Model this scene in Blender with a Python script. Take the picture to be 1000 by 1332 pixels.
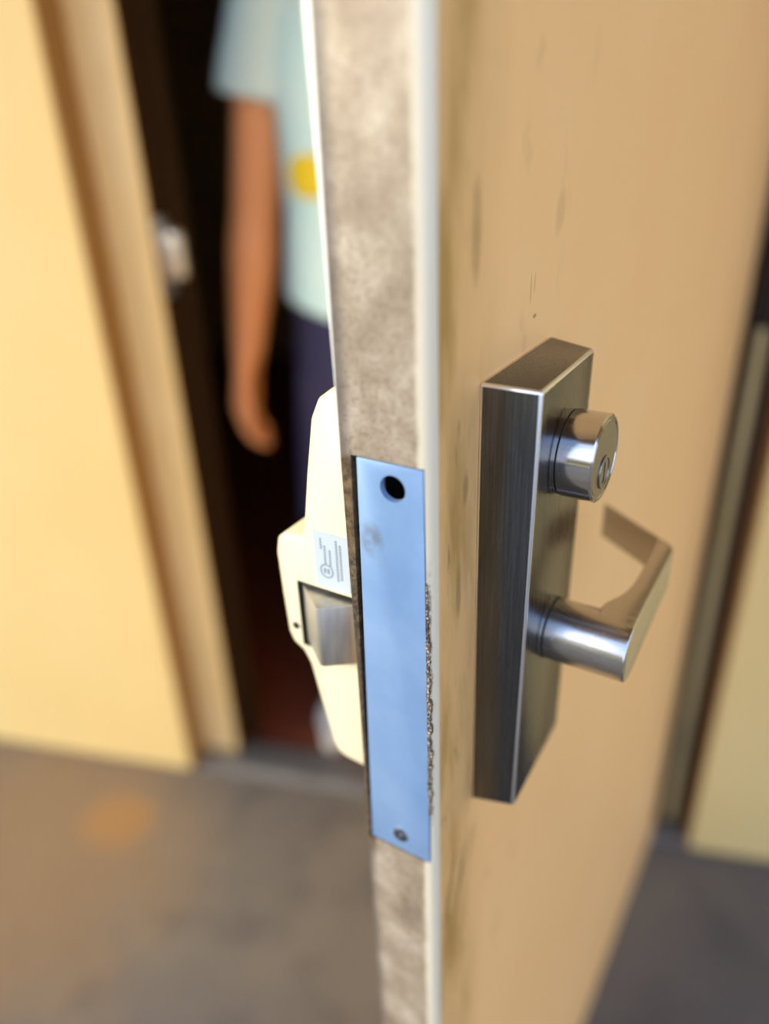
import bpy, bmesh, math, random
from mathutils import Vector, Matrix, noise

# ------------------------------------------------------------------ scene
sc = bpy.context.scene
for o in list(bpy.data.objects):
    bpy.data.objects.remove(o)
COL = sc.collection
H = 1.275                                   # camera height above the pavement

# camera: solved from the vanishing points of the door
cam_d = bpy.data.cameras.new('camera')
cam = bpy.data.objects.new('camera', cam_d)
COL.objects.link(cam)
cam.matrix_world = Matrix(((0.852837277, -0.214864542, 0.47592206, 0.133914466),
                           (0.520947484, 0.412600309, -0.747244742, -0.247931962),
                           (-0.03580919, 0.885208571, 0.463814066, H),
                           (0, 0, 0, 1)))
cam_d.sensor_fit = 'HORIZONTAL'
cam_d.sensor_width = 36.0
cam_d.lens = 36.0 * 999.14 / 1000.0
cam_d.clip_start = 0.01
cam_d.dof.use_dof = True
cam_d.dof.focus_distance = 0.355
cam_d.dof.aperture_fstop = 2.6
sc.camera = cam

# sky
world = bpy.data.worlds.new('sky')
sc.world = world
world.use_nodes = True
wn = world.node_tree
bg = wn.nodes['Background']
tc = wn.nodes.new('ShaderNodeTexCoord')
sep = wn.nodes.new('ShaderNodeSeparateXYZ')
ramp = wn.nodes.new('ShaderNodeValToRGB')
wn.links.new(tc.outputs['Generated'], sep.inputs[0])
wn.links.new(sep.outputs['Z'], ramp.inputs[0])
wn.links.new(ramp.outputs[0], bg.inputs['Color'])
ramp.color_ramp.elements[0].position = 0.0
ramp.color_ramp.elements[0].color = (0.76, 0.83, 1.0, 1)
ramp.color_ramp.elements[1].position = 0.8
ramp.color_ramp.elements[1].color = (0.32, 0.50, 0.92, 1)
bg.inputs['Strength'].default_value = 2.0

# soft sun, from the left and behind the camera
sun_d = bpy.data.lights.new('sun', 'SUN')
sun_d.energy = 5.6
sun_d.angle = math.radians(50)
sun_d.color = (1.0, 0.905, 0.64)
sun = bpy.data.objects.new('sun', sun_d)
COL.objects.link(sun)
to_sun = Vector((-0.70, -0.64, 0.36)).normalized()
sun.rotation_euler = to_sun.to_track_quat('Z', 'Y').to_euler()
sun.location = (-2, -4, 4)

sc.view_settings.view_transform = 'Standard'
sc.view_settings.look = 'None'
sc.view_settings.exposure = 0.34
sc.view_settings.gamma = 1.0
sc.view_settings.use_curve_mapping = False

# ------------------------------------------------------------------ helpers
def S(c):
    """sRGB 0-255 to linear"""
    return tuple(((v / 255) / 12.92 if v / 255 <= 0.04045 else ((v / 255 + 0.055) / 1.055) ** 2.4) for v in c) + (1.0,)


def material(name, col, rough=0.6, metal=0.0, spec=0.5):
    m = bpy.data.materials.new(name)
    m.use_nodes = True
    b = m.node_tree.nodes['Principled BSDF']
    b.inputs['Base Color'].default_value = col
    b.inputs['Roughness'].default_value = rough
    b.inputs['Metallic'].default_value = metal
    b.inputs['Specular IOR Level'].default_value = spec
    return m


class NT:
    """small node-tree helper"""
    def __init__(self, m):
        self.t = m.node_tree
        self.b = self.t.nodes['Principled BSDF']
        self.co = self.t.nodes.new('ShaderNodeTexCoord').outputs['Object']

    def link(self, a, b):
        self.t.links.new(a, b)

    def scaled(self, sx, sy, sz):
        n = self.t.nodes.new('ShaderNodeMapping')
        n.inputs['Scale'].default_value = (sx, sy, sz)
        self.link(self.co, n.inputs['Vector'])
        return n.outputs[0]

    def noise(self, scale, detail=4, rough=0.55, vec=None):
        n = self.t.nodes.new('ShaderNodeTexNoise')
        n.inputs['Scale'].default_value = scale
        n.inputs['Detail'].default_value = detail
        n.inputs['Roughness'].default_value = rough
        self.link(vec if vec is not None else self.co, n.inputs['Vector'])
        return n.outputs['Fac']

    def ramp(self, fac, stops):
        n = self.t.nodes.new('ShaderNodeValToRGB')
        e = n.color_ramp.elements
        while len(e) < len(stops):
            e.new(0.5)
        for i, (p, c) in enumerate(stops):
            e[i].position = p
            e[i].color = c if len(c) == 4 else tuple(c) + (1,)
        self.link(fac, n.inputs[0])
        return n.outputs['Color']

    def mask(self, fac, a, b):
        """0 at a, 1 at b, smooth"""
        n = self.t.nodes.new('ShaderNodeMapRange')
        n.interpolation_type = 'SMOOTHSTEP'
        n.inputs['From Min'].default_value = a
        n.inputs['From Max'].default_value = b
        self.link(fac, n.inputs['Value'])
        return n.outputs[0]

    def math(self, op, a, b=None):
        n = self.t.nodes.new('ShaderNodeMath')
        n.operation = op
        for i, v in enumerate((a, b)):
            if v is None:
                continue
            if isinstance(v, (int, float)):
                n.inputs[i].default_value = v
            else:
                self.link(v, n.inputs[i])
        return n.outputs[0]

    def mix(self, fac, a, b):
        n = self.t.nodes.new('ShaderNodeMix')
        n.data_type = 'RGBA'
        for sock, v in ((n.inputs[0], fac), (n.inputs[6], a), (n.inputs[7], b)):
            if isinstance(v, (int, float)):
                sock.default_value = v
            elif isinstance(v, tuple):
                sock.default_value = v
            else:
                self.link(v, sock)
        return n.outputs[2]

    def xyz(self):
        n = self.t.nodes.new('ShaderNodeSeparateXYZ')
        self.link(self.co, n.inputs[0])
        return n.outputs

    def bump(self, height, strength=0.3, dist=0.001):
        n = self.t.nodes.new('ShaderNodeBump')
        n.inputs['Strength'].default_value = strength
        n.inputs['Distance'].default_value = dist
        self.link(height, n.inputs['Height'])
        self.link(n.outputs[0], self.b.inputs['Normal'])

    def set(self, name, out):
        self.link(out, self.b.inputs[name])


def mesh_obj(name, bm, mat, parent=None, smooth=False):
    bmesh.ops.recalc_face_normals(bm, faces=bm.faces[:])
    me = bpy.data.meshes.new(name)
    bm.to_mesh(me)
    bm.free()
    if smooth:
        for p in me.polygons:
            p.use_smooth = True
    o = bpy.data.objects.new(name, me)
    COL.objects.link(o)
    if mat:
        me.materials.append(mat)
    if parent:
        o.parent = parent
    return o


def auto_smooth(o, ang=35):
    me = o.data
    for p in me.polygons:
        p.use_smooth = True
    me.set_sharp_from_angle(angle=math.radians(ang))


def empty(name, loc=(0, 0, 0), rz=0):
    o = bpy.data.objects.new(name, None)
    o.empty_display_size = 0.05
    o.location = loc
    o.rotation_euler = (0, 0, rz)
    COL.objects.link(o)
    return o


def tag(o, label=None, cat=None, kind=None, group=None):
    for k, v in (('label', label), ('category', cat), ('kind', kind), ('group', group)):
        if v:
            o[k] = v
    return o


def box(bm, x0, x1, y0, y1, z0, z1, bevel=0.0, seg=2):
    r = bmesh.ops.create_cube(bm, size=1)
    vs = r['verts']
    for v in vs:
        v.co = Vector((x0 + (v.co.x + .5) * (x1 - x0), y0 + (v.co.y + .5) * (y1 - y0), z0 + (v.co.z + .5) * (z1 - z0)))
    if bevel > 0:
        es = list({e for v in vs for e in v.link_edges})
        bmesh.ops.bevel(bm, geom=es, offset=bevel, segments=seg, profile=0.5, affect='EDGES')


def box_obj(name, dims, mat, parent=None, bevel=0.0, seg=2):
    bm = bmesh.new()
    box(bm, *dims, bevel=bevel, seg=seg)
    o = mesh_obj(name, bm, mat, parent)
    if bevel:
        auto_smooth(o)
    return o


def hexa(bm, pts, bevel=0.0, seg=3):
    """pts: 4 bottom ring then 4 top ring"""
    vs = [bm.verts.new(p) for p in pts]
    for f in ((0, 1, 2, 3), (4, 5, 6, 7), (0, 1, 5, 4), (1, 2, 6, 5), (2, 3, 7, 6), (3, 0, 4, 7)):
        bm.faces.new([vs[i] for i in f])
    if bevel:
        bmesh.ops.recalc_face_normals(bm, faces=bm.faces[:])
        es = list({e for v in vs for e in v.link_edges})
        bmesh.ops.bevel(bm, geom=es, offset=bevel, segments=seg, profile=0.5, affect='EDGES')


def loft(bm, rings, cap=True):
    rows = [[bm.verts.new(p) for p in r] for r in rings]
    n = len(rows[0])
    for a, b in zip(rows, rows[1:]):
        for i in range(n):
            bm.faces.new((a[i], a[(i + 1) % n], b[(i + 1) % n], b[i]))
    if cap:
        bm.faces.new(rows[0][::-1])
        bm.faces.new(rows[-1])


def lathe_x(bm, prof, cy, cz, n=48):
    """prof: (x, r) list, axis along x; closed by caps at both ends"""
    rings = []
    for x, r in prof:
        rings.append([(x, cy + r * math.cos(2 * math.pi * i / n), cz + r * math.sin(2 * math.pi * i / n)) for i in range(n)])
    loft(bm, rings)


def lathe_z(bm, prof, cx, cy, n=24):
    rings = []
    for z, r in prof:
        rings.append([(cx + r * math.cos(2 * math.pi * i / n), cy + r * math.sin(2 * math.pi * i / n), z) for i in range(n)])
    loft(bm, rings)


def boolean_cut(o, cutters):
    for c in cutters:
        m = o.modifiers.new('cut', 'BOOLEAN')
        m.operation = 'DIFFERENCE'
        m.object = c
        m.solver = 'EXACT'
    bpy.context.view_layer.update()
    dg = bpy.context.evaluated_depsgraph_get()
    me = bpy.data.meshes.new_from_object(o.evaluated_get(dg))
    o.modifiers.clear()
    o.data = me
    for c in cutters:
        bpy.data.objects.remove(c)


# ------------------------------------------------------------------ materials
def mat_wall():
    m = material('cream_wall_paint', S((240, 216, 160)), 0.55)
    n = NT(m)
    a = n.noise(2.2, 3)
    n.set('Base Color', n.ramp(a, [(0.3, S((242, 212, 140))), (0.7, S((246, 220, 152)))]))
    n.bump(n.noise(180, 3), 0.15, 0.001)
    return m


def mat_frame():
    m = material('cream_frame_paint', S((238, 214, 158)), 0.42)
    n = NT(m)
    n.set('Base Color', n.ramp(n.noise(7, 4), [(0.3, S((236, 206, 138))), (0.7, S((244, 218, 156)))]))
    return m


def mat_door():
    """tan paint on the broad faces, bare worn steel on the lock edge"""
    m = material('tan_door_paint_and_worn_steel_edge', S((215, 186, 132)), 0.45)
    n = NT(m)
    x, y, z = n.xyz()
    # paint
    base = n.ramp(n.noise(5, 3), [(0.3, S((247, 194, 126))), (0.7, S((250, 201, 135)))])
    near = n.mask(y, 0.075, 0.012)                               # hands have soiled the paint close to the edge
    v1 = n.scaled(30, 30, 7)
    smear = n.mask(n.noise(1.0, 5, 0.6, v1), 0.40, 0.72)
    dirt = n.math('MULTIPLY', n.math('ADD', n.math('MULTIPLY', smear, 0.75), 0.35), near)
    paint = n.mix(dirt, base, S((178, 138, 66)))
    streak = n.mask(n.noise(1.0, 4, 0.6, n.scaled(120, 120, 22)), 0.60, 0.70)
    zm = n.math('MULTIPLY', n.mask(z, H + 0.02, H - 0.08), n.mask(y, 0.06, 0.02))
    paint = n.mix(n.math('MULTIPLY', n.math('MULTIPLY', streak, zm), 0.55), paint, S((112, 82, 42)))
    scuff = n.math('MULTIPLY', n.mask(n.noise(1.0, 3, 0.5, n.scaled(40, 40, 26)), 0.60, 0.78), n.mask(y, 0.20, 0.08))
    paint = n.mix(n.math('MULTIPLY', scuff, 0.25), paint, S((150, 112, 58)))
    # single smears and two scratches left by keys and hands
    nz = n.noise(70, 4, 0.65)
    for cy, cz, ry, rz, lean, amt, col in ((0.0365, -0.043, 0.0060, 0.024, 0.0, 0.45, (124, 92, 48)), (0.030, -0.150, 0.0036, 0.010, 0.0, 0.5, (104, 78, 44)),
                                           (0.024, -0.200, 0.0030, 0.022, 0.0, 0.5, (120, 88, 46)), (0.030, -0.415, 0.0040, 0.040, 0.28, 0.6, (122, 90, 48)),
                                           (0.018, -0.400, 0.0030, 0.040, 0.28, 0.6, (122, 90, 48)), (0.046, -0.395, 0.0030, 0.022, 0.28, 0.4, (130, 96, 52)),
                                           (0.1300, -0.046, 0.0080, 0.014, 0.15, 0.22, (140, 104, 60)), (0.0965, -0.076, 0.0005, 0.007, 0.0, 0.55, (110, 78, 44)),
                                           (0.1010, -0.074, 0.0005, 0.005, 0.05, 0.45, (110, 78, 44)), (0.1030, -0.0900, 0.0022, 0.0010, 0.0, 0.7, (110, 78, 44))):
        zz = n.math('SUBTRACT', z, H + cz)
        yy = n.math('SUBTRACT', n.math('SUBTRACT', y, cy), n.math('MULTIPLY', zz, lean))
        a_ = n.math('DIVIDE', yy, ry)
        b_ = n.math('DIVIDE', zz, rz)
        q_ = n.math('ADD', n.math('MULTIPLY', a_, a_), n.math('MULTIPLY', b_, b_))
        q_ = n.math('ADD', q_, n.math('MULTIPLY', nz, 1.2 if ry > 0.001 and rz > 0.002 else 0.3))
        paint = n.mix(n.math('MULTIPLY', n.mask(q_, 1.7, 0.5), amt), paint, S(col))
    # bare steel edge
    fine = n.noise(420, 5, 0.7)
    blot = n.noise(38, 5, 0.65)
    steel = n.ramp(blot, [(0.28, S((124, 106, 88))), (0.5, S((158, 142, 122))), (0.72, S((192, 178, 160)))])
    steel = n.mix(n.math('MULTIPLY', n.mask(fine, 0.48, 0.66), 0.5), steel, S((92, 74, 58)))
    specks = n.mask(n.noise(900, 2, 0.6), 0.66, 0.74)
    steel = n.mix(n.math('MULTIPLY', specks, 0.7), steel, S((238, 232, 218)))
    # dark grime along the inner side of the edge
    lip = n.mask(n.math('ADD', x, n.math('MULTIPLY', n.noise(60, 3), 0.005)), -0.0345, -0.0420)
    steel = n.mix(n.math('MULTIPLY', lip, 0.7), steel, S((70, 64, 66)))
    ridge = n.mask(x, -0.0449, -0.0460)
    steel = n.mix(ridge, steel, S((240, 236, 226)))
    # worn raw lip beside the filler plate, left
    dark_lip = n.math('MULTIPLY', n.mask(x, -0.0375, -0.0400), n.math('MULTIPLY', n.mask(z, H - 0.385, H - 0.365), n.mask(z, H - 0.128, H - 0.134)))
    steel = n.mix(dark_lip, steel, n.ramp(n.noise(160, 4, 0.7), [(0.35, S((46, 36, 28))), (0.65, S((132, 108, 78)))]))
    # pale rounded outer corner, chipped beside the plate
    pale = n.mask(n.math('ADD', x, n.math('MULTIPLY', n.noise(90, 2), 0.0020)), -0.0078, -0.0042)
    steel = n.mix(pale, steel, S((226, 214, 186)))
    chipz = n.math('MULTIPLY', n.mask(z, H - 0.355, H - 0.31), n.mask(z, H - 0.165, H - 0.215))
    chips = n.mask(n.noise(520, 4, 0.75), 0.62, 0.42)
    chipx = n.mask(n.math('ADD', x, n.math('MULTIPLY', n.noise(60, 3, 0.6), -0.004)), -0.0040, -0.0052)
    chip = n.math('MULTIPLY', n.math('MULTIPLY', chips, chipz), chipx)
    steel = n.mix(chip, steel, S((62, 48, 36)))
    edge = n.mask(y, 0.0060, 0.0050)
    n.set('Base Color', n.mix(edge, paint, steel))
    n.set('Metallic', n.math('MULTIPLY', edge, 0.15))
    n.set('Roughness', n.math('SUBTRACT', 0.46, n.math('MULTIPLY', edge, 0.06)))
    hgt = n.math('ADD', n.math('MULTIPLY', n.math('MULTIPLY', fine, edge), 0.5), n.math('MULTIPLY', chip, -1.5))
    n.bump(hgt, 0.5, 0.0006)
    return m


def mat_brushed(name, col, rough=0.3, along=(700, 700, 14), streak=0.25, relief=0.10):
    m = material(name, col, rough, 1.0)
    n = NT(m)
    f = n.noise(1.0, 4, 0.65, n.scaled(*along))
    d = tuple(c * (1 - streak) for c in col[:3]) + (1,)
    n.set('Base Color', n.ramp(f, [(0.3, d), (0.7, col)]))
    n.set('Roughness', n.math('ADD', rough - 0.1, n.math('MULTIPLY', f, 0.2)))
    n.bump(f, relief, 0.0004)
    return m


def mat_zinc():
    m = material('pale_blue_zinc_plate', S((168, 196, 230)), 0.42, 0.3)
    n = NT(m)
    c = n.ramp(n.noise(30, 4), [(0.3, S((120, 154, 198))), (0.7, S((138, 168, 208)))])
    smudge = n.mask(n.noise(55, 4, 0.6), 0.58, 0.74)
    c = n.mix(n.math('MULTIPLY', smudge, 0.22), c, S((128, 140, 152)))
    x, y, z = n.xyz()
    # thumb mark below the empty screw hole
    dx = n.math('DIVIDE', n.math('ADD', x, 0.0315), 0.006)
    dz = n.math('DIVIDE', n.math('SUBTRACT', z, H - 0.170), 0.009)
    r2 = n.math('ADD', n.math('MULTIPLY', dx, dx), n.math('MULTIPLY', dz, dz))
    mark = n.math('MULTIPLY', n.mask(r2, 1.6, 0.0), n.mask(n.noise(120, 2), 0.2, 0.7))
    c = n.mix(n.math('MULTIPLY', mark, 0.75), c, S((98, 106, 112)))
    n.set('Base Color', c)
    return m


def mat_pavement():
    m = material('stained_concrete_pavement', S((120, 110, 98)), 0.85)
    n = NT(m)
    c = n.ramp(n.noise(1.7, 5, 0.6), [(0.32, S((86, 83, 82))), (0.5, S((100, 95, 90))), (0.68, S((116, 108, 96)))])
    c = n.mix(n.math('MULTIPLY', n.mask(n.noise(8, 4, 0.6), 0.5, 0.7), 0.5), c, S((72, 70, 70)))
    x, y, z = n.xyz()
    # rusty ground stain along the foot of the wall
    dx = n.math('DIVIDE', n.math('ADD', x, 0.078), 0.085)
    dy = n.math('DIVIDE', n.math('ADD', y, 0.150), 0.075)
    r2 = n.math('ADD', n.math('MULTIPLY', dx, dx), n.math('MULTIPLY', dy, dy))
    r2 = n.math('ADD', r2, n.math('MULTIPLY', n.noise(14, 3), 0.8))
    c = n.mix(n.math('MULTIPLY', n.mask(r2, 1.7, 0.5), 0.7), c, S((172, 120, 50)))
    d2x = n.math('DIVIDE', n.math('ADD', x, 0.26), 0.42)  # broad brown patch: part stain, part warm light put into the colour
    d2y = n.math('DIVIDE', n.math('ADD', y, 0.28), 0.42)
    q2 = n.math('ADD', n.math('MULTIPLY', d2x, d2x), n.math('MULTIPLY', d2y, d2y))
    q2 = n.math('ADD', q2, n.math('MULTIPLY', n.noise(6, 4), 1.0))
    c = n.mix(n.math('MULTIPLY', n.mask(q2, 1.9, 0.5), 0.6), c, S((144, 114, 76)))
    n.set('Base Color', c)
    n.bump(n.noise(90, 5, 0.7), 0.4, 0.004)
    return m


M = {}
M['wall'] = mat_wall()
M['frame'] = mat_frame()
M['door'] = mat_door()
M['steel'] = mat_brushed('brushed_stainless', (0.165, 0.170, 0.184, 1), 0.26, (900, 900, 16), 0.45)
M['dull'] = material('dull_nickel', (0.27, 0.25, 0.23, 1), 0.35, 1.0)
M['edge_highlight'] = material('bright_edge_highlight', (0.92, 0.94, 0.96, 1), 0.30, 1.0)
M['satin'] = mat_brushed('satin_chrome', (0.66, 0.64, 0.61, 1), 0.15, (60, 900, 900), 0.12, 0.02)
M['satin_lever'] = mat_brushed('satin_lever_metal', (0.58, 0.56, 0.53, 1), 0.24, (60, 700, 700), 0.12, 0.03)
M['dark'] = material('dark_cavity', S((12, 11, 10)), 0.8)
M['zinc'] = mat_zinc()
M['chip'] = material('chipped_dirty_paint', S((150, 130, 100)), 0.7)
nt = NT(M['chip'])
nt.set('Base Color', nt.mix(nt.mask(nt.noise(700, 4, 0.75), 0.50, 0.64), nt.ramp(nt.noise(120, 3), [(0.4, S((52, 40, 30))), (0.6, S((96, 76, 54)))]), S((205, 192, 164))))
nt.bump(nt.noise(700, 4, 0.75), 0.6, 0.0006)
M['cream'] = material('cream_device_enamel', S((229, 217, 182)), 0.32)
M['casting'] = material('raw_dark_casting', S((58, 54, 48)), 0.6)
M['latch'] = mat_brushed('latch_steel', (0.66, 0.64, 0.58, 1), 0.48, (300, 300, 40), 0.2)
M['sticker'] = material('pale_sticker', S((186, 198, 208)), 0.4)
M['ink'] = material('grey_sticker_ink', S((132, 142, 150)), 0.6)
M['pavement'] = mat_pavement()
M['threshold'] = mat_brushed('dull_aluminium', (0.36, 0.37, 0.38, 1), 0.5, (20, 200, 200), 0.3)
M['shade_brown'] = material('dark_shade_brown', S((50, 35, 20)), 0.95, 0.0, 0.1)  # dark brown that paints in shade at the jamb and hinge gap
M['reveal_shade'] = material('brown_reveal_shade', S((72, 50, 32)), 0.7)
M['tan'] = material('tan_reveal_shade', S((150, 118, 70)), 0.6)  # darker tan that paints in the shade on the reveals
M['bronze'] = material('dark_bronze_hinge', S((46, 38, 32)), 0.45, 0.4)
M['strike'] = mat_brushed('strike_metal', (0.78, 0.77, 0.72, 1), 0.35, (100, 100, 100), 0.1)
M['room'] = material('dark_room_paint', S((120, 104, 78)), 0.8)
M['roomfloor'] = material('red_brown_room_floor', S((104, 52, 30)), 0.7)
M['soffit'] = material('tan_soffit_paint', S((176, 140, 96)), 0.8)
M['facade'] = material('pale_yellow_facade', S((232, 208, 140)), 0.8)
M['asphalt'] = material('asphalt', S((78, 78, 80)), 0.9)
M['glassdark'] = material('dark_window_glass', S((30, 36, 42)), 0.1)

# ------------------------------------------------------------------ setting
# s runs along the wall to the right, d goes into the building
TH = math.radians(18.4)
P0 = (-0.925, 0.552)


def W(s, d, z=0.0):
    return Vector((P0[0] + s * math.cos(TH) - d * math.sin(TH), P0[1] + s * math.sin(TH) + d * math.cos(TH), z))


def wall_obj(name, dims, mat, parent=None, bevel=0.0):
    """box given in wall coordinates (s, d, z)"""
    bm = bmesh.new()
    box(bm, *dims, bevel=bevel)
    o = mesh_obj(name, bm, mat, parent)
    if bevel:
        auto_smooth(o)
    if parent is None:
        o.location = (P0[0], P0[1], 0)
        o.rotation_euler = (0, 0, TH)
    return o


REC = 0.068            # frame set back from the wall face
SL, SR = 0.017, 1.047  # masonry opening
FL, FR = 0.098, 0.985  # clear opening between the frame legs
floor = wall_obj('floor', (-4.0, 4.5, -7.0, 0.02, -0.12, 0.0), M['pavement'])
tag(floor, 'stained brown and grey concrete pavement outside the door', 'floor', 'structure')
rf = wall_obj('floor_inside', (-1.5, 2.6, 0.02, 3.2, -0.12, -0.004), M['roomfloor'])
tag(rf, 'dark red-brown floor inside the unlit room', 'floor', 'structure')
w = wall_obj('wall_left', (-4.0, SL, 0.0, 0.16, 0.006, 2.8), M['wall'], bevel=0.006)
tag(w, 'bright cream painted wall beside the latch side of the doorway', 'wall', 'structure')
w = wall_obj('wall_right', (SR, 4.5, 0.0, 0.16, 0.006, 2.8), M['wall'], bevel=0.006)
tag(w, 'cream painted wall beyond the hinge side of the door', 'wall', 'structure')
w = wall_obj('wall_over_door', (SL, SR, 0.0, 0.16, 2.19, 2.8), M['wall'])
tag(w, 'cream painted wall above the doorway', 'wall', 'structure')
c = wall_obj('ceiling_outside', (-4.0, 4.5, -1.9, 0.0, 2.8, 2.95), M['soffit'])
tag(c, 'tan walkway soffit over the door', 'ceiling', 'structure')
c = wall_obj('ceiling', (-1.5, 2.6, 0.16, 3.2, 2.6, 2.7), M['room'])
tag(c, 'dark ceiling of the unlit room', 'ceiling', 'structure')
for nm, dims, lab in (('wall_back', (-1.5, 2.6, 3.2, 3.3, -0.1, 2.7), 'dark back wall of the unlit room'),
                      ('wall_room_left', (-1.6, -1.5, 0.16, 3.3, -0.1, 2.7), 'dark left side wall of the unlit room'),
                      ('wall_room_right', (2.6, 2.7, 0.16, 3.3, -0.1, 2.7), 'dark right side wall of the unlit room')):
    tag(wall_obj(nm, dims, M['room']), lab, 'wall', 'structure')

# hollow metal frame: a leg is face, rabbet, stop
def frame_leg(name, s0, s1, stop_s, label):
    root = empty(name, (P0[0], P0[1], 0), TH)
    tag(root, label, 'door frame', 'structure')
    wall_obj('frame_face', (s0, s1, REC, 0.165, 0.0, 2.19), M['frame'], root, 0.003)
    a, b = sorted((s1 if stop_s > s0 else s0, stop_s))
    wall_obj('door_stop', (a, b, REC + 0.052, 0.160, 0.0, 2.14), M['shade_brown'] if stop_s > s0 else M['frame'], root, 0.002)  # latch-side stop is dark brown, its shade put into the colour
    return root


jl = frame_leg('trim_1', SL, FL, FL + 0.016, 'cream metal door frame leg with the latch strike')
wall_obj('reveal_shade_panel', (SL, SL + 0.003, 0.006, REC + 0.001, 0.004, 2.18), M['tan'], jl)  # added strip, its tan carries the shade of the left reveal
wall_obj('jamb_shade_strip', (FL, FL + 0.004, REC + 0.006, REC + 0.050, 0.004, 2.13), M['shade_brown'], jl)  # added dark strip, paints in the shade on the jamb
wall_obj('jamb_shade_strip', (FL + 0.016, FL + 0.019, REC + 0.053, 0.162, 0.004, 2.13), M['shade_brown'], jl)  # same painted shade on the side of the stop
# rim strike: a plate with a raised rounded keeper
st = wall_obj('strike_plate', (FL + 0.0042, FL + 0.0075, REC + 0.010, REC + 0.046, H - 0.262, H - 0.140), M['strike'], jl, 0.001)
bm = bmesh.new()
prof = [(0.0, 0.006), (0.003, 0.0115), (0.018, 0.0130), (0.024, 0.0125), (0.029, 0.008), (0.030, 0.003)]
rings = []
for k, (ds, r) in enumerate(prof):
    ring = []
    for i in range(24):
        a = 2 * math.pi * i / 24
        zz = math.sin(a) * r * 1.1 + (0.026 if math.sin(a) > 0 else -0.026)
        ring.append((FL + 0.0065 + ds, REC + 0.030 + math.cos(a) * r, H - 0.198 + zz))
    rings.append(ring)
loft(bm, rings)
k = mesh_obj('keeper', bm, M['strike'], st, True)
for zz in (H - 0.250, H - 0.152):
    bm = bmesh.new()
    lathe_x(bm, [(FL + 0.0070, 0.0032), (FL + 0.0084, 0.0030), (FL + 0.0090, 0.0016)], REC + 0.028, zz, 16)
    mesh_obj('screw', bm, M['latch'], st, True)

jr = frame_leg('trim_2', FR, SR, FR - 0.016, 'cream metal door frame leg carrying the hinges')
head = empty('trim_3', (P0[0], P0[1], 0), TH)
tag(head, 'cream metal door frame head above the opening', 'door frame', 'structure')
wall_obj('frame_face', (FL, FR, REC, 0.165, 2.14, 2.19), M['frame'], head, 0.003)
wall_obj('door_stop', (FL, FR, REC + 0.052, 0.160, 2.124, 2.14), M['frame'], head, 0.002)

wall_obj('reveal_shade_strip', (SR - 0.022, SR - 0.001, REC - 0.010, REC + 0.002, 0.004, 2.18), M['reveal_shade'], jr)  # added dark brown strip, paints in the shade of the right reveal
wall_obj('reveal_shade_panel', (SR - 0.003, SR, 0.006, REC - 0.009, 0.004, 2.18), M['tan'], jr)  # reveal shade put into the colour here as well
# threshold with ribs
thr = empty('trim_4', (P0[0], P0[1], 0), TH)
tag(thr, 'low grey metal threshold across the doorway', 'threshold', 'structure')
bm = bmesh.new()
pr = [(0.010, -0.002), (0.010, 0.003), (0.030, 0.012), (0.104, 0.012), (0.114, 0.003), (0.114, -0.002)]
loft(bm, [[(s_, d_, z_) for d_, z_ in pr] for s_ in (SL + 0.003, SR - 0.003)])
mesh_obj('threshold_plate', bm, M['threshold'], thr)
for i in range(4):
    d_ = 0.040 + i * 0.016
    wall_obj('threshold_rib', (FL + 0.002, FR - 0.002, d_, d_ + 0.006, 0.0118, 0.0138), M['threshold'], thr)

# building across the yard (seen in the polished metal)
b = empty('building', (-3.4, -9.5, 0))
tag(b, 'pale yellow building across the yard, mirrored in the lock metal', 'building')
box_obj('wall', (-4.2, 4.2, -1.0, 0.0, -0.1, 2.5), M['facade'], b)
box_obj('roof', (-4.5, 4.5, -1.2, 0.3, 2.5, 2.65), M['asphalt'], b)
for i in range(4):
    f_ = box_obj('window_frame', (-3.6 + i * 2.0, -2.4 + i * 2.0, 0.0, 0.05, 0.9, 2.0), M['frame'], b)
    box_obj('pane', (-3.52 + i * 2.0, -2.48 + i * 2.0, 0.04, 0.06, 0.98, 1.92), M['glassdark'], f_)
g = box_obj('floor_yard', (-30, 30, -40, 12, -0.30, -0.125), M['asphalt'])
tag(g, 'dark asphalt yard beyond the pavement', 'floor', 'structure')

# ------------------------------------------------------------------ the door
DW, DT = 0.889, 0.0445
door = empty('door_1', (0, 0, 0))
tag(door, 'tan steel door swung open with its worn lock edge towards the viewer', 'door', 'structure')

# slab: plan outline with rounded lock corner, extruded in z
bm = bmesh.new()
r = 0.0080
pts = []
for i in range(9):
    a = math.pi / 2 * i / 8
    pts.append((-r + r * math.sin(a), r - r * math.cos(a)))            # outer lock corner
pts += [(0.0, DW - 0.002), (-0.002, DW), (-DT + 0.002, DW), (-DT, DW - 0.002), (-DT, 0.0010), (-DT + 0.0006, 0.0)]
zs = [0.016, H - 0.60, H - 0.238, H - 0.127, H + 0.04, H + 0.30, 2.125]
bulge = [0.0, 0.0012, 0.0, -0.0016, -0.0044, -0.0050, 0.0]       # inner skin offset by height so its edge line leans
loft(bm, [[(x + (b_ if x < -0.04 else 0.0), y, z) for x, y in pts] for z, b_ in zip(zs, bulge)])
slab = mesh_obj('slab', bm, M['door'], door)
ZT, ZB = H - 0.1308, H - 0.3667       # filler plate ends
bm = bmesh.new()
hexa(bm, [(-0.0425, -0.01, ZB - 0.0008), (-0.0037, -0.01, ZB - 0.0008), (-0.0037, 0.030, ZB - 0.0008), (-0.0425, 0.030, ZB - 0.0008),
          (-0.0402, -0.01, ZT + 0.0008), (-0.0045, -0.01, ZT + 0.0008), (-0.0045, 0.030, ZT + 0.0008), (-0.0402, 0.030, ZT + 0.0008)])
cut = mesh_obj('cut', bm, None)
boolean_cut(slab, [cut])
auto_smooth(slab, 40)
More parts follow.
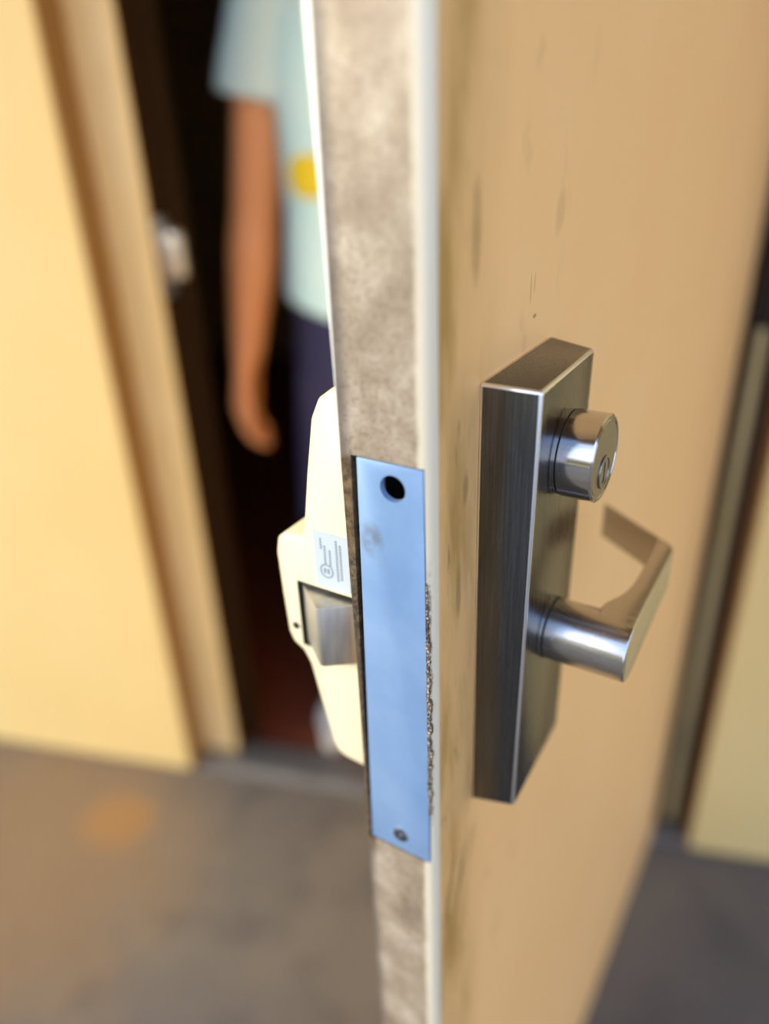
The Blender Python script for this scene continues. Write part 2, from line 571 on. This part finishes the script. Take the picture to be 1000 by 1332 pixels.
slab['label'] = 'tan painted door leaf with bare scuffed steel lock edge'
# dark lining of the lock pocket
bm = bmesh.new()
for d_ in ((-0.0424, -0.0040, 0.0285, 0.0295, ZB - 0.0006, ZT + 0.0006),):
    box(bm, *d_)
mesh_obj('lock_pocket', bm, M['dark'], door)

# filler plate with one empty screw hole
bm = bmesh.new()
hexa(bm, [(-0.0413, 0.0004, ZB), (-0.0041, 0.0004, ZB), (-0.0041, 0.0034, ZB), (-0.0413, 0.0034, ZB),
          (-0.0375, 0.0004, ZT), (-0.0049, 0.0004, ZT), (-0.0049, 0.0034, ZT), (-0.0375, 0.0034, ZT)], 0.0004, 2)
plate = mesh_obj('filler_plate', bm, M['zinc'], door)
bm = bmesh.new()
ring0 = lambda y, rr: [(-0.0198 + rr * math.cos(2 * math.pi * i / 32), y, H - 0.1422 + rr * math.sin(2 * math.pi * i / 32)) for i in range(32)]
loft(bm, [ring0(-0.002, 0.0072), ring0(0.0006, 0.0062), ring0(0.006, 0.0058)])
cut = mesh_obj('cut', bm, None)
boolean_cut(plate, [cut])
auto_smooth(plate, 30)
plate['label'] = 'pale blue zinc filler plate with an empty screw hole'
# countersunk screw at the bottom
def screw_head(parent, cx, cz, y, r=0.0046, mat='latch'):
    bm = bmesh.new()
    n = 24
    ring = lambda yy, rr: [(cx + rr * math.cos(2 * math.pi * i / n), yy, cz + rr * math.sin(2 * math.pi * i / n)) for i in range(n)]
    loft(bm, [ring(y + 0.004, r * 0.5), ring(y + 0.0003, r), ring(y - 0.0006, r * 0.93), ring(y - 0.0011, r * 0.6), ring(y - 0.0012, r * 0.2)])
    o = mesh_obj('screw', bm, M[mat], parent)
    cs = []
    for a in (0.5, 0.5 + math.pi / 2):
        b2 = bmesh.new()
        box(b2, -r * 0.62, r * 0.62, -0.002, 0.0010, -r * 0.14, r * 0.14)
        bmesh.ops.rotate(b2, verts=b2.verts[:], cent=(0, 0, 0), matrix=Matrix.Rotation(a, 3, 'Y'))
        bmesh.ops.translate(b2, verts=b2.verts[:], vec=(cx, y - 0.0006, cz))
        cs.append(mesh_obj('cut', b2, None))
    boolean_cut(o, cs)
    auto_smooth(o, 40)
    return o


screw_head(plate, -0.0222, H - 0.3552, 0.0004, 0.0046, 'dull')
# ragged paint edge lifted along the outer side of the plate
random.seed(4)
bm = bmesh.new()
nseg = 90
rows = []
for i in range(nseg + 1):
    t = i / nseg
    z = H - 0.185 - t * 0.145
    env = min(1.0, t / 0.35) * min(1.0, (1 - t) / 0.12)
    wv = (0.0002 + 0.0016 * abs(noise.noise(Vector((t * 23.0, 1.7, 0)))) + 0.0006 * random.random()) * env
    dv = 0.0006 * noise.noise(Vector((t * 31.0, 7.7, 0)))
    x0 = -0.0046 + dv * env
    rows.append([(x0, 0.0008, z), (x0 + 0.0002, 0.0003 - 0.0005 * env * random.random(), z),
                 (x0 + 0.0008 + wv, 0.0006 - 0.0004 * env, z), (x0 + 0.0009 + wv, 0.0022, z)])
loft(bm, rows)
ch = mesh_obj('chipped_paint_ridge', bm, M['chip'], door)
ch['label'] = 'ragged chipped paint ridge beside the plate'

# ------------------------------------------------------------------ outside trim: escutcheon, cylinder, lever
Y0, Y1 = 0.0422, 0.1260
zt, zb = H - 0.1052, H - 0.3555
bm = bmesh.new()
hexa(bm, [(0.0, Y0, zb), (0.0265, Y0, zb + 0.0085), (0.0212, Y1, zb - 0.002), (0.0, Y1, zb - 0.004),
          (0.0, Y0, zt), (0.0285, Y0, zt), (0.0236, Y1, zt - 0.004), (0.0, Y1, zt)], 0.0014, 3)
esc = mesh_obj('escutcheon', bm, M['steel'], door)
esc.data.materials.append(M['edge_highlight'])
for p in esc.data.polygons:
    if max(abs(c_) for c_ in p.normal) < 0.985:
        p.material_index = 1  # brighter metal on the bevels paints in their highlight
auto_smooth(esc, 60)
esc['label'] = 'tall brushed stainless lock housing'

CY, CZ = 0.0840, H - 0.1480
bm = bmesh.new()
R1 = 0.0212
lathe_x(bm, [(0.020, R1 - 0.0006), (0.0282, R1 - 0.0004), (0.0283, R1 - 0.0016), (0.0289, R1 - 0.0016), (0.0290, R1 - 0.0002), (0.0293, R1),
             (0.0448, R1), (0.0456, R1 - 0.0008), (0.0456, R1 - 0.0018), (0.0450, R1 - 0.0021), (0.0450, R1 - 0.0026), (0.0455, R1 - 0.0030),
             (0.0455, 0.002)], CY, CZ, 72)
cyl = mesh_obj('cylinder', bm, M['satin'], esc)
auto_smooth(cyl, 25)
cyl.data.materials.append(M['dull'])
cyl.data.materials.append(M['casting'])
for p in cyl.data.polygons:
    if p.normal.x > 0.9 and p.center.x > 0.0449:
        p.material_index = 1
    elif 0.02815 < p.center.x < 0.02902:
        p.material_index = 2
cyl['label'] = 'polished round key cylinder'
# plug with keyway
PZ = CZ - 0.0068
bm = bmesh.new()
lathe_x(bm, [(0.0440, 0.0082), (0.0459, 0.0082), (0.0463, 0.0078), (0.0463, 0.0070), (0.0459, 0.0067), (0.0459, 0.001)], CY, PZ, 48)
plug = mesh_obj('plug', bm, M['dull'], esc)
auto_smooth(plug, 25)
cs = []
for dm in ((0.042, 0.05, CY - 0.0011, CY + 0.0011, PZ - 0.0052, PZ + 0.0050), (0.042, 0.05, CY - 0.0026, CY + 0.0012, PZ - 0.0052, PZ - 0.0022)):
    b2 = bmesh.new()
    box(b2, *dm)
    cs.append(mesh_obj('cut', b2, None))
boolean_cut(plug, cs)
bm = bmesh.new()
box(bm, 0.0441, 0.0443, CY - 0.004, CY + 0.004, PZ - 0.006, PZ + 0.006)
mesh_obj('keyway', bm, M['dark'], esc)

# lever: rose collar, hub and flat return arm
LY, LZ, LR = 0.0840, H - 0.2510, 0.0168
bm = bmesh.new()
lathe_x(bm, [(0.018, LR + 0.0006), (0.0266, LR + 0.0004), (0.0268, LR - 0.0012), (0.0276, LR - 0.0012), (0.0277, LR * 0.5)], LY, LZ, 64)
o = mesh_obj('lever_collar', bm, M['satin_lever'], esc)
auto_smooth(o, 25)
o.data.materials.append(M['casting'])
for p in o.data.polygons:
    if p.center.x > 0.02665:
        p.material_index = 1


def rrect(c0, c1, h, zc, ch=0.0012):
    """section between plan points c0 (outer) and c1 (inner), half height h"""
    c0, c1 = Vector(c0), Vector(c1)
    u = (c1 - c0)
    L = u.length
    u.normalize()
    ch = min(ch, h * 0.4, L * 0.4)
    def P(t, z):
        q = c0 + u * t
        return (q.x, q.y, zc + z)
    out = []
    for (t, z, a0) in ((ch, h - ch, 90), (ch, -h + ch, 180), (L - ch, -h + ch, 270), (L - ch, h - ch, 0)):
        for j in range(4):
            a = math.radians(a0 + 30 * j)
            # local axes: -t is outer
            out.append(P(t + ch * math.cos(a), z + ch * math.sin(a)))
    return out


XO, XI = 0.0700, 0.0592
sec = []
def half(y):
    if y <= LY:
        return max(0.0012, math.sqrt(max(0.0, LR ** 2 - (y - LY) ** 2)))
    t = min(1, (y - LY) / 0.075)
    t = t * t * (3 - 2 * t)
    return LR + (0.0122 - LR) * t
for y in (LY - LR + 0.00005, LY - LR + 0.0005, LY - LR + 0.0016, LY - LR + 0.0035, LY - 0.0100, LY - 0.0060, LY - 0.0025, LY):
    sec.append(((XO, y), (0.0500, y), half(y)))
for y, xi in ((LY + 0.006, 0.0500), (LY + 0.011, 0.0510), (LY + 0.0155, 0.0532), (LY + 0.020, 0.0555), (LY + 0.026, 0.0575), (LY + 0.034, 0.0587), (LY + 0.045, XI), (LY + 0.060, XI)):
    sec.append(((XO, y), (xi, y), half(y)))
# obtuse bend towards the door: the return runs back and inwards
BA = math.radians(58)
co, ci = (XO, 0.1640), (XI, 0.1700)
ro, ri = 0.0090, 0.0030
for (c_, r_) in ((0, 0),):
    for j in range(9):
        a = BA * j / 8
        t_o, t_i = ro * math.tan(BA / 2), ri * math.tan(BA / 2)
        sec.append(((co[0] - ro + ro * math.cos(a), co[1] - t_o + ro * math.sin(a)), (ci[0] - ri + ri * math.cos(a), ci[1] - t_i + ri * math.sin(a)), 0.0122))
dx_, dy_ = -math.sin(BA), math.cos(BA)
po, pi_ = sec[-1][0], sec[-1][1]
for L_ in (0.015, 0.035, 0.0500):
    sec.append(((po[0] + dx_ * L_, po[1] + dy_ * L_), (pi_[0] + dx_ * (L_ - 0.004), pi_[1] + dy_ * (L_ - 0.004)), 0.0118))
bo, bi = sec[-1][0], sec[-1][1]
sec.append(((bo[0] + dx_ * 0.0006 - 0.0006, bo[1] + dy_ * 0.0006 - 0.0006), (bi[0] + dx_ * 0.0006 + 0.0003, bi[1] + dy_ * 0.0006 + 0.0005), 0.0110))
bm = bmesh.new()
def lift(y):       # the arm rises very slightly towards its tip
    return LZ + 0.10 * max(0, y - LY)
loft(bm, [rrect(a, b2, h, lift(a[1])) for a, b2, h in sec])
lathe_x(bm, [(0.0274, LR * 0.6), (0.0275, LR - 0.0004), (0.0279, LR), (0.0560, LR), (0.0685, LR - 0.0001), (0.0690, LR - 0.0008)], LY, LZ, 64)
lev = mesh_obj('lever', bm, M['satin_lever'], esc)
auto_smooth(lev, 32)
lev['label'] = 'satin metal lever handle returning to the door'

# ------------------------------------------------------------------ inside: exit device
bm = bmesh.new()
prof = [(-0.0446, -0.106), (-0.0600, -0.1085), (-0.0668, -0.1135), (-0.0712, -0.1225), (-0.0765, -0.150), (-0.0822, -0.1840), (-0.0850, -0.1895),
        (-0.0960, -0.1905), (-0.1005, -0.1945), (-0.1022, -0.2030), (-0.1012, -0.230), (-0.0996, -0.2535), (-0.0970, -0.2600),
        (-0.0905, -0.2640), (-0.0862, -0.2720), (-0.0800, -0.300), (-0.0738, -0.3265), (-0.0712, -0.3310), (-0.0670, -0.3330), (-0.0446, -0.3345)]
ys = [(0.0150, 0.0022), (0.0158, 0.0008), (0.0175, 0.0), (0.150, 0.0), (0.156, 0.003)]
cx_, cz_ = -0.066, -0.222
rings = []
for y, inset in ys:
    ring = []
    for x, z in prof:
        v = Vector((x - cx_, z - cz_))
        q = v * (1 - inset / max(0.02, v.length))
        xx = cx_ + q.x if x < -0.045 else x
        ring.append((xx, y, H + cz_ + q.y))
    rings.append(ring)
loft(bm, rings)
case = mesh_obj('exit_device_case', bm, M['cream'], door)
auto_smooth(case, 42)
case['label'] = 'cream enamel exit device head with latch'
bm = bmesh.new()
# pocket that the latch slides in
box(bm, -0.0898, -0.0480, 0.010, 0.040, H - 0.2590, H - 0.2172)
cut = mesh_obj('cut', bm, None)
boolean_cut(case, [cut])
auto_smooth(case, 42)
case.data.materials.append(M['casting'])
for p in case.data.polygons:
    q = p.center
    if 0.0185 < q.y < 0.06 and -0.0899 < q.x and -0.2592 < q.z - H < -0.2170 and abs(p.normal.y) < 0.5 and q.x < -0.0479:
        p.material_index = 1
bm = bmesh.new()
box(bm, -0.0897, -0.0481, 0.0335, 0.0345, H - 0.2588, H - 0.2174)
mesh_obj('latch_pocket', bm, M['dark'], case)
# wedge latch bolt
bm = bmesh.new()
zl0, zl1 = H - 0.2570, H - 0.2202
pl = [(-0.0880, 0.032), (-0.0880, 0.0170), (-0.0690, 0.0022), (-0.0670, 0.0024), (-0.0500, 0.0150), (-0.0500, 0.032)]
loft(bm, [[(x, y, z) for x, y in pl] for z in (zl0, zl1)])
es = [e for e in bm.edges]
bmesh.ops.bevel(bm, geom=es, offset=0.0006, segments=2, profile=0.5, affect='EDGES')
lb = mesh_obj('latch_bolt', bm, M['latch'], case)
auto_smooth(lb, 35)
lb['label'] = 'grey steel wedge latch bolt'
# sticker with a ringed mark and illegible lines
stk = box_obj('sticker', (-0.0762, -0.0550, 0.0144, 0.0149, H - 0.2150, H - 0.1830), M['sticker'], case)
stk['label'] = 'pale certification sticker with a ringed mark'
bm = bmesh.new()
n = 32
cxs, czs = -0.0690, H - 0.2052
rg = lambda rr, y: [(cxs + rr * math.cos(2 * math.pi * i / n), y, czs + rr * math.sin(2 * math.pi * i / n)) for i in range(n)]
for r0, r1 in ((0.0041, 0.0033),):
    A = [bm.verts.new(p) for p in rg(r0, 0.01425)]
    B = [bm.verts.new(p) for p in rg(r1, 0.01425)]
    for i in range(n):
        bm.faces.new((A[i], A[(i + 1) % n], B[(i + 1) % n], B[i]))
box(bm, cxs - 0.0017, cxs - 0.0006, 0.0142, 0.0144, czs - 0.0014, czs + 0.0014)
box(bm, cxs + 0.0004, cxs + 0.0016, 0.0142, 0.0144, czs - 0.0014, czs + 0.0014)
for (xa, za, ln) in ((-0.0722, 0.1868, 0.006), (-0.0700, 0.1905, 0.010), (-0.0670, 0.1925, 0.009), (-0.0628, 0.1860, 0.024), (-0.0605, 0.1880, 0.020)):
    k = 0
    while k < ln:
        box(bm, xa, xa + 0.0011, 0.0142, 0.0144, H - za - k - 0.0011, H - za - k)
        k += 0.0016
mesh_obj('printed_mark', bm, M['ink'], stk)
# small cover screw below the latch, on the case end
screw_head(case, -0.0935, H - 0.2475, 0.0150, 0.0022, 'bronze')
# push rail running across the door behind the head
bm = bmesh.new()
pr = [(-0.0446, -0.172), (-0.088, -0.172), (-0.098, -0.176), (-0.1035, -0.184), (-0.1045, -0.20), (-0.1045, -0.236), (-0.102, -0.248), (-0.094, -0.255), (-0.0446, -0.255)]
loft(bm, [[(x, y, H + z) for x, z in pr] for y in (0.150, 0.74)])
rail = mesh_obj('push_rail', bm, M['cream'], door)
auto_smooth(rail, 42)
box_obj('push_pad', (-0.120, -0.1040, 0.22, 0.62, H - 0.240, H - 0.190), M['satin'], rail, 0.004)
box_obj('end_bracket', (-0.108, -0.0446, 0.74, 0.775, H - 0.260, H - 0.168), M['cream'], rail, 0.008, 3)

# hinges
for z0, hh in ((0.165, 0.115), (0.985, 0.20), (1.80, 0.20)):
    bm = bmesh.new()
    lathe_z(bm, [(z0 - 0.004, 0.003), (z0, 0.0068), (z0 + hh, 0.0068), (z0 + hh + 0.004, 0.003)], 0.0085, 0.900, 20)
    hg = mesh_obj('hinge', bm, M['bronze'], door)
    auto_smooth(hg, 40)
    for j in range(1, 5):
        bm = bmesh.new()
        zz = z0 + j * hh / 5
        lathe_z(bm, [(zz - 0.0006, 0.0071), (zz + 0.0006, 0.0071)], 0.0085, 0.900, 20)
        mesh_obj('knuckle_seam', bm, M['dark'], hg)
    box_obj('hinge_leaf', (-0.0400, 0.0060, 0.8895, 0.8925, z0, z0 + hh), M['bronze'], hg)
    bm = bmesh.new()
    q = [Vector((0.0085, 0.9030, 0)), W(FR + 0.004, REC + 0.001), W(FR + 0.004, REC - 0.003), Vector((0.0125, 0.8990, 0))]
    loft(bm, [[(v.x, v.y, z) for v in q] for z in (z0, z0 + hh)])
    if hh > 0.15:
        q2 = [W(FR + 0.001, REC - 0.003), W(FR + 0.048, REC - 0.003), W(FR + 0.048, REC), W(FR + 0.001, REC)]
        loft(bm, [[(v.x, v.y, z) for v in q2] for z in (z0, z0 + hh)])
    mesh_obj('frame_leaf', bm, M['bronze'], hg)

# added dark strip standing in for the shadow in the hinge gap
o = box_obj('hinge_gap_shade', (-0.040, 0.017, 0.8930, 0.8990, 0.02, 2.12), M['shade_brown'], door)

# ------------------------------------------------------------------ the person
def capsule(bm, a, b, ra, rb, n=16, flat=1.0):
    """tapered round-ended limb; flat scales the y radius"""
    a, b = Vector(a), Vector(b)
    ax = (b - a)
    L = ax.length
    ax.normalize()
    ref = Vector((0, 1, 0)) if abs(ax.y) < 0.9 else Vector((1, 0, 0))
    u = ax.cross(ref).normalized()
    v = ax.cross(u)
    st = []
    for j in range(1, 5):
        t = math.pi / 2 * j / 4
        st.append((-ra * math.cos(t), ra * math.sin(t)))
    for j in range(0, 4):
        t = math.pi / 2 * j / 4
        st.append((L + rb * math.sin(t), rb * math.cos(t)))
    rings = []
    for d_, rr in st:
        rings.append([a + ax * d_ + (u * math.cos(2 * math.pi * i / n) + v * math.sin(2 * math.pi * i / n) * flat) * rr for i in range(n)])
    loft(bm, rings)


def ell(bm, c, r, n=20):
    rings = []
    for j in range(1, 12):
        t = math.pi * j / 12
        rings.append([(c[0] + r[0] * math.sin(t) * math.cos(2 * math.pi * i / n), c[1] + r[1] * math.sin(t) * math.sin(2 * math.pi * i / n), c[2] - r[2] * math.cos(t)) for i in range(n)])
    loft(bm, rings)


def tube(bm, st, n=24):
    """st: (cx, cy, cz, rx, ry) horizontal rings"""
    loft(bm, [[(q[0] + q[3] * math.cos(2 * math.pi * i / n), q[1] + q[4] * math.sin(2 * math.pi * i / n),
                q[2] + (q[5] * q[3] * math.cos(2 * math.pi * i / n) if len(q) > 5 else 0)) for i in range(n)] for q in st])


def remeshed(name, bm, mat, parent, vox, smooth_it=6):
    o = mesh_obj(name, bm, mat)
    m = o.modifiers.new('r', 'REMESH')
    m.mode = 'VOXEL'
    m.voxel_size = vox
    s_ = o.modifiers.new('s', 'SMOOTH')
    s_.iterations = smooth_it
    s_.factor = 0.5
    bpy.context.view_layer.update()
    me = bpy.data.meshes.new_from_object(o.evaluated_get(bpy.context.evaluated_depsgraph_get()))
    o.modifiers.clear()
    o.data = me
    for p in me.polygons:
        p.use_smooth = True
    if not me.materials:
        me.materials.append(mat)
    o.parent = parent
    return o


M['skin'] = material('warm_skin', S((240, 168, 110)), 0.5)
M['skin'].node_tree.nodes['Principled BSDF'].inputs['Subsurface Weight'].default_value = 0.08
M['shirt'] = material('pale_teal_cotton', S((186, 222, 216)), 0.9)
nt = NT(M['shirt'])
nt.set('Base Color', nt.ramp(nt.noise(9, 3), [(0.3, S((204, 236, 230))), (0.7, S((218, 244, 236)))]))
M['shorts'] = material('navy_cotton', S((52, 48, 78)), 0.9)
M['hair'] = material('dark_brown_hair', S((42, 30, 22)), 0.7)
M['shoe'] = material('grey_shoe', S((150, 156, 164)), 0.6)
M['sole'] = material('white_rubber_sole', S((220, 220, 214)), 0.6)
M['eye'] = material('eye_white', S((235, 232, 226)), 0.2)
M['iris'] = material('dark_iris', S((40, 26, 18)), 0.2)
M['lip'] = material('lip', S((160, 88, 72)), 0.5)
M['yellow'] = material('yellow_print', S((240, 206, 30)), 0.8)

pp = W(0.419, 0.312)
person = empty('person', (pp.x, pp.y, 0.0), TH)
tag(person, 'person in pale teal t-shirt and navy shorts standing inside the doorway, arm hanging', 'person')
bm = bmesh.new()
# trunk and head
tube(bm, [(0, 0, 0.86, .150, .105), (0, 0, 0.95, .155, .108), (0, 0, 1.05, .142, .100), (0, 0, 1.18, .150, .105), (0, 0, 1.32, .165, .108), (0, 0.005, 1.41, .150, .090), (0, .01, 1.46, .085, .066), (0, .012, 1.50, .056, .056), (0, .008, 1.56, .055, .056)])
ell(bm, (0, -0.005, 1.645), (.074, .092, .112))
capsule(bm, (0, -.030, 1.585), (0, -.058, 1.572), .046, .034)            # jaw
capsule(bm, (0, -.094, 1.660), (0, -.108, 1.628), .009, .014)            # nose
ell(bm, (-.076, .004, 1.640), (.010, .018, .032))
ell(bm, (.076, .004, 1.640), (.010, .018, .032))
for sx in (-1, 1):
    # legs
    capsule(bm, (sx * .092, 0, .88), (sx * .100, -.010, .50), .072, .056)
    capsule(bm, (sx * .100, -.010, .50), (sx * .104, .012, .36), .055, .056)
    capsule(bm, (sx * .104, .012, .36), (sx * .106, .020, .10), .055, .037)
    capsule(bm, (sx * .106, .030, .055), (sx * .118, -.135, .040), .036, .032)
# the arm on the near side hangs beside the shorts
def arm(side, sh, el, wr, kn):
    capsule(bm, sh, el, .058, .046)
    mid = Vector(el).lerp(Vector(wr), 0.25)
    capsule(bm, el, mid, .046, .049)
    capsule(bm, mid, wr, .049, .031)
    # palm is a flattened slab, knuckles across y
    wr, kn = Vector(wr), Vector(kn)
    ax = (kn - wr).normalized()
    yv = Vector((0, 1, 0))
    yv = (yv - ax * yv.dot(ax)).normalized()
    inn = ax.cross(yv).normalized() * (1 if side < 0 else -1)           # towards the thigh
    if inn.x * side > 0:
        inn = -inn
    for k in range(4):
        off = (-.030 + .020 * k)
        capsule(bm, wr + yv * off * .55 + ax * .005, kn + yv * off, .0210, .0165)
    lens = (.072, .082, .077, .060)
    for k in range(4):
        off = (-.031 + .0205 * k)
        p0 = kn + yv * off
        L = lens[k]
        p1 = p0 + ax * L * .48 + inn * L * .14
        p2 = p1 + ax * L * .28 + inn * L * .22
        p3 = p2 + ax * L * .14 + inn * L * .24
        capsule(bm, p0, p1, .0115, .0102, 12)
        capsule(bm, p1, p2, .0102, .0092, 12)
        capsule(bm, p2, p3, .0088, .0078, 12)
    t0 = wr + ax * .030 - yv * .016
    t1 = t0 + ax * .036 - yv * .018 + inn * .012
    t2 = t1 + ax * .030 - yv * .004 + inn * .010
    t3 = t2 + ax * .022 - yv * .001 + inn * .006
    capsule(bm, t0, t1, .015, .012, 12)
    capsule(bm, t1, t2, .012, .0105, 12)
    capsule(bm, t2, t3, .0105, .0088, 12)


arm(-1, (-.185, .005, 1.405), (-.244, .010, 1.110), (-.278, -.026, .855), (-.287, -.038, .758))
arm(1, (.178, .005, 1.405), (.230, .030, 1.120), (.245, -.010, .872), (.246, -.020, .780))
body = remeshed('body', bm, M['skin'], person, 0.0045, 5)
# shirt
bm = bmesh.new()
tube(bm, [(0, 0, 0.935, .186, .136, -.2), (0, 0, 0.945, .190, .139, -.2), (0, 0, 1.02, .184, .134, -.1), (0, 0, 1.12, .176, .128), (0, 0, 1.25, .180, .128), (0, 0, 1.35, .178, .122), (0, .005, 1.42, .168, .106), (0, .01, 1.465, .112, .080), (0, .012, 1.488, .080, .072)])
for sx in (-1, 1):
    a, b_ = Vector((sx * .178, .005, 1.425)), Vector((sx * .203, .012, 1.298))
    ax = (b_ - a).normalized()
    u = Vector((0, 1, 0))
    v = ax.cross(u).normalized()
    L = (b_ - a).length
    rr = [(-.045, .040), (-.02, .064), (0, .072), (.25, .076), (.6, .084), (1.0, .090)]
    loft(bm, [[a + ax * (L * t if t > 0 else t) + (u * math.cos(2 * math.pi * i / 24) + v * math.sin(2 * math.pi * i / 24)) * r_ for i in range(24)] for t, r_ in rr])
for sx in (-1, 1):
    capsule(bm, (sx * .050, .010, 1.435), (sx * .170, .005, 1.418), .056, .066)
shirt = remeshed('t_shirt', bm, M['shirt'], person, 0.006, 14)
shirt['label'] = 'pale teal t-shirt with a yellow chest print'
# yellow print: a small curved patch standing just off the cloth
bm = bmesh.new()
rows = []
for j in range(7):
    z = 1.150 + j * 0.011
    wd = 0.042 * math.sin(math.pi * (j + 1.2) / 8.4)
    row = []
    for i in range(9):
        x = -0.100 + wd * (i / 8 * 2 - 1)
        y = -0.1325 * math.sqrt(max(0, 1 - (x / 0.180) ** 2))
        row.append((x, y, z))
    rows.append(row)
A = [[bm.verts.new(p) for p in rw] for rw in rows]
Bk = [[bm.verts.new((p[0] * .97, p[1] * .97, p[2])) for p in rw] for rw in rows]
for G in (A, Bk):
    for j in range(6):
        for i in range(8):
            bm.faces.new((G[j][i], G[j][i + 1], G[j + 1][i + 1], G[j + 1][i]))
mesh_obj('chest_print', bm, M['yellow'], shirt, True)
# shorts
bm = bmesh.new()
tube(bm, [(0, 0, 0.78, .165, .120), (0, 0, 0.86, .180, .126), (0, 0, 0.98, .172, .118), (0, 0, 1.01, .158, .110)])
for sx in (-1, 1):
    tube(bm, [(sx * .104, -.006, .50, .094, .096), (sx * .104, -.006, .51, .095, .097), (sx * .096, 0, .70, .094, .104), (sx * .090, 0, .84, .090, .112)])
remeshed('shorts', bm, M['shorts'], person, 0.007, 4)
# hair, face
bm = bmesh.new()
ell(bm, (0, .010, 1.672), (.082, .094, .098))
ell(bm, (0, .050, 1.640), (.070, .056, .085))
cutb = remeshed('hair', bm, M['hair'], person, 0.006, 3)
for sx in (-1, 1):
    bm = bmesh.new()
    ell(bm, (sx * .031, -.083, 1.652), (.013, .010, .008), 14)
    e = mesh_obj('eye', bm, M['eye'], person, True)
    bm = bmesh.new()
    ell(bm, (sx * .031, -.0915, 1.652), (.0055, .003, .0055), 12)
    mesh_obj('iris', bm, M['iris'], e, True)
    bm = bmesh.new()
    capsule(bm, (sx * .016, -.094, 1.672), (sx * .046, -.083, 1.674), .0045, .0035, 10)
    mesh_obj('eyebrow', bm, M['hair'], person, True)
bm = bmesh.new()
capsule(bm, (-.020, -.096, 1.590), (.020, -.096, 1.590), .006, .006, 12)
mesh_obj('mouth', bm, M['lip'], person, True)
# shoes
for sx in (-1, 1):
    bm = bmesh.new()
    capsule(bm, (sx * .106, .040, .058), (sx * .119, -.140, .050), .045, .040)
    capsule(bm, (sx * .106, .025, .060), (sx * .107, .024, .105), .046, .044)
    for v in bm.verts:
        v.co.z = max(v.co.z, 0.018)
    sh = remeshed('shoe', bm, M['shoe'], person, 0.006, 3)
    bm = bmesh.new()
    pts2 = []
    for i in range(28):
        a = 2 * math.pi * i / 28
        px_, py_ = math.cos(a), math.sin(a)
        wd = 0.044 if py_ > 0 else 0.047
        pts2.append((sx * (.112 - 0.006 * py_) + wd * px_, -.050 + .140 * py_))
    loft(bm, [[(x, y, z) for x, y in pts2] for z in (-0.004, 0.022)])
    mesh_obj('sole', bm, M['sole'], sh)
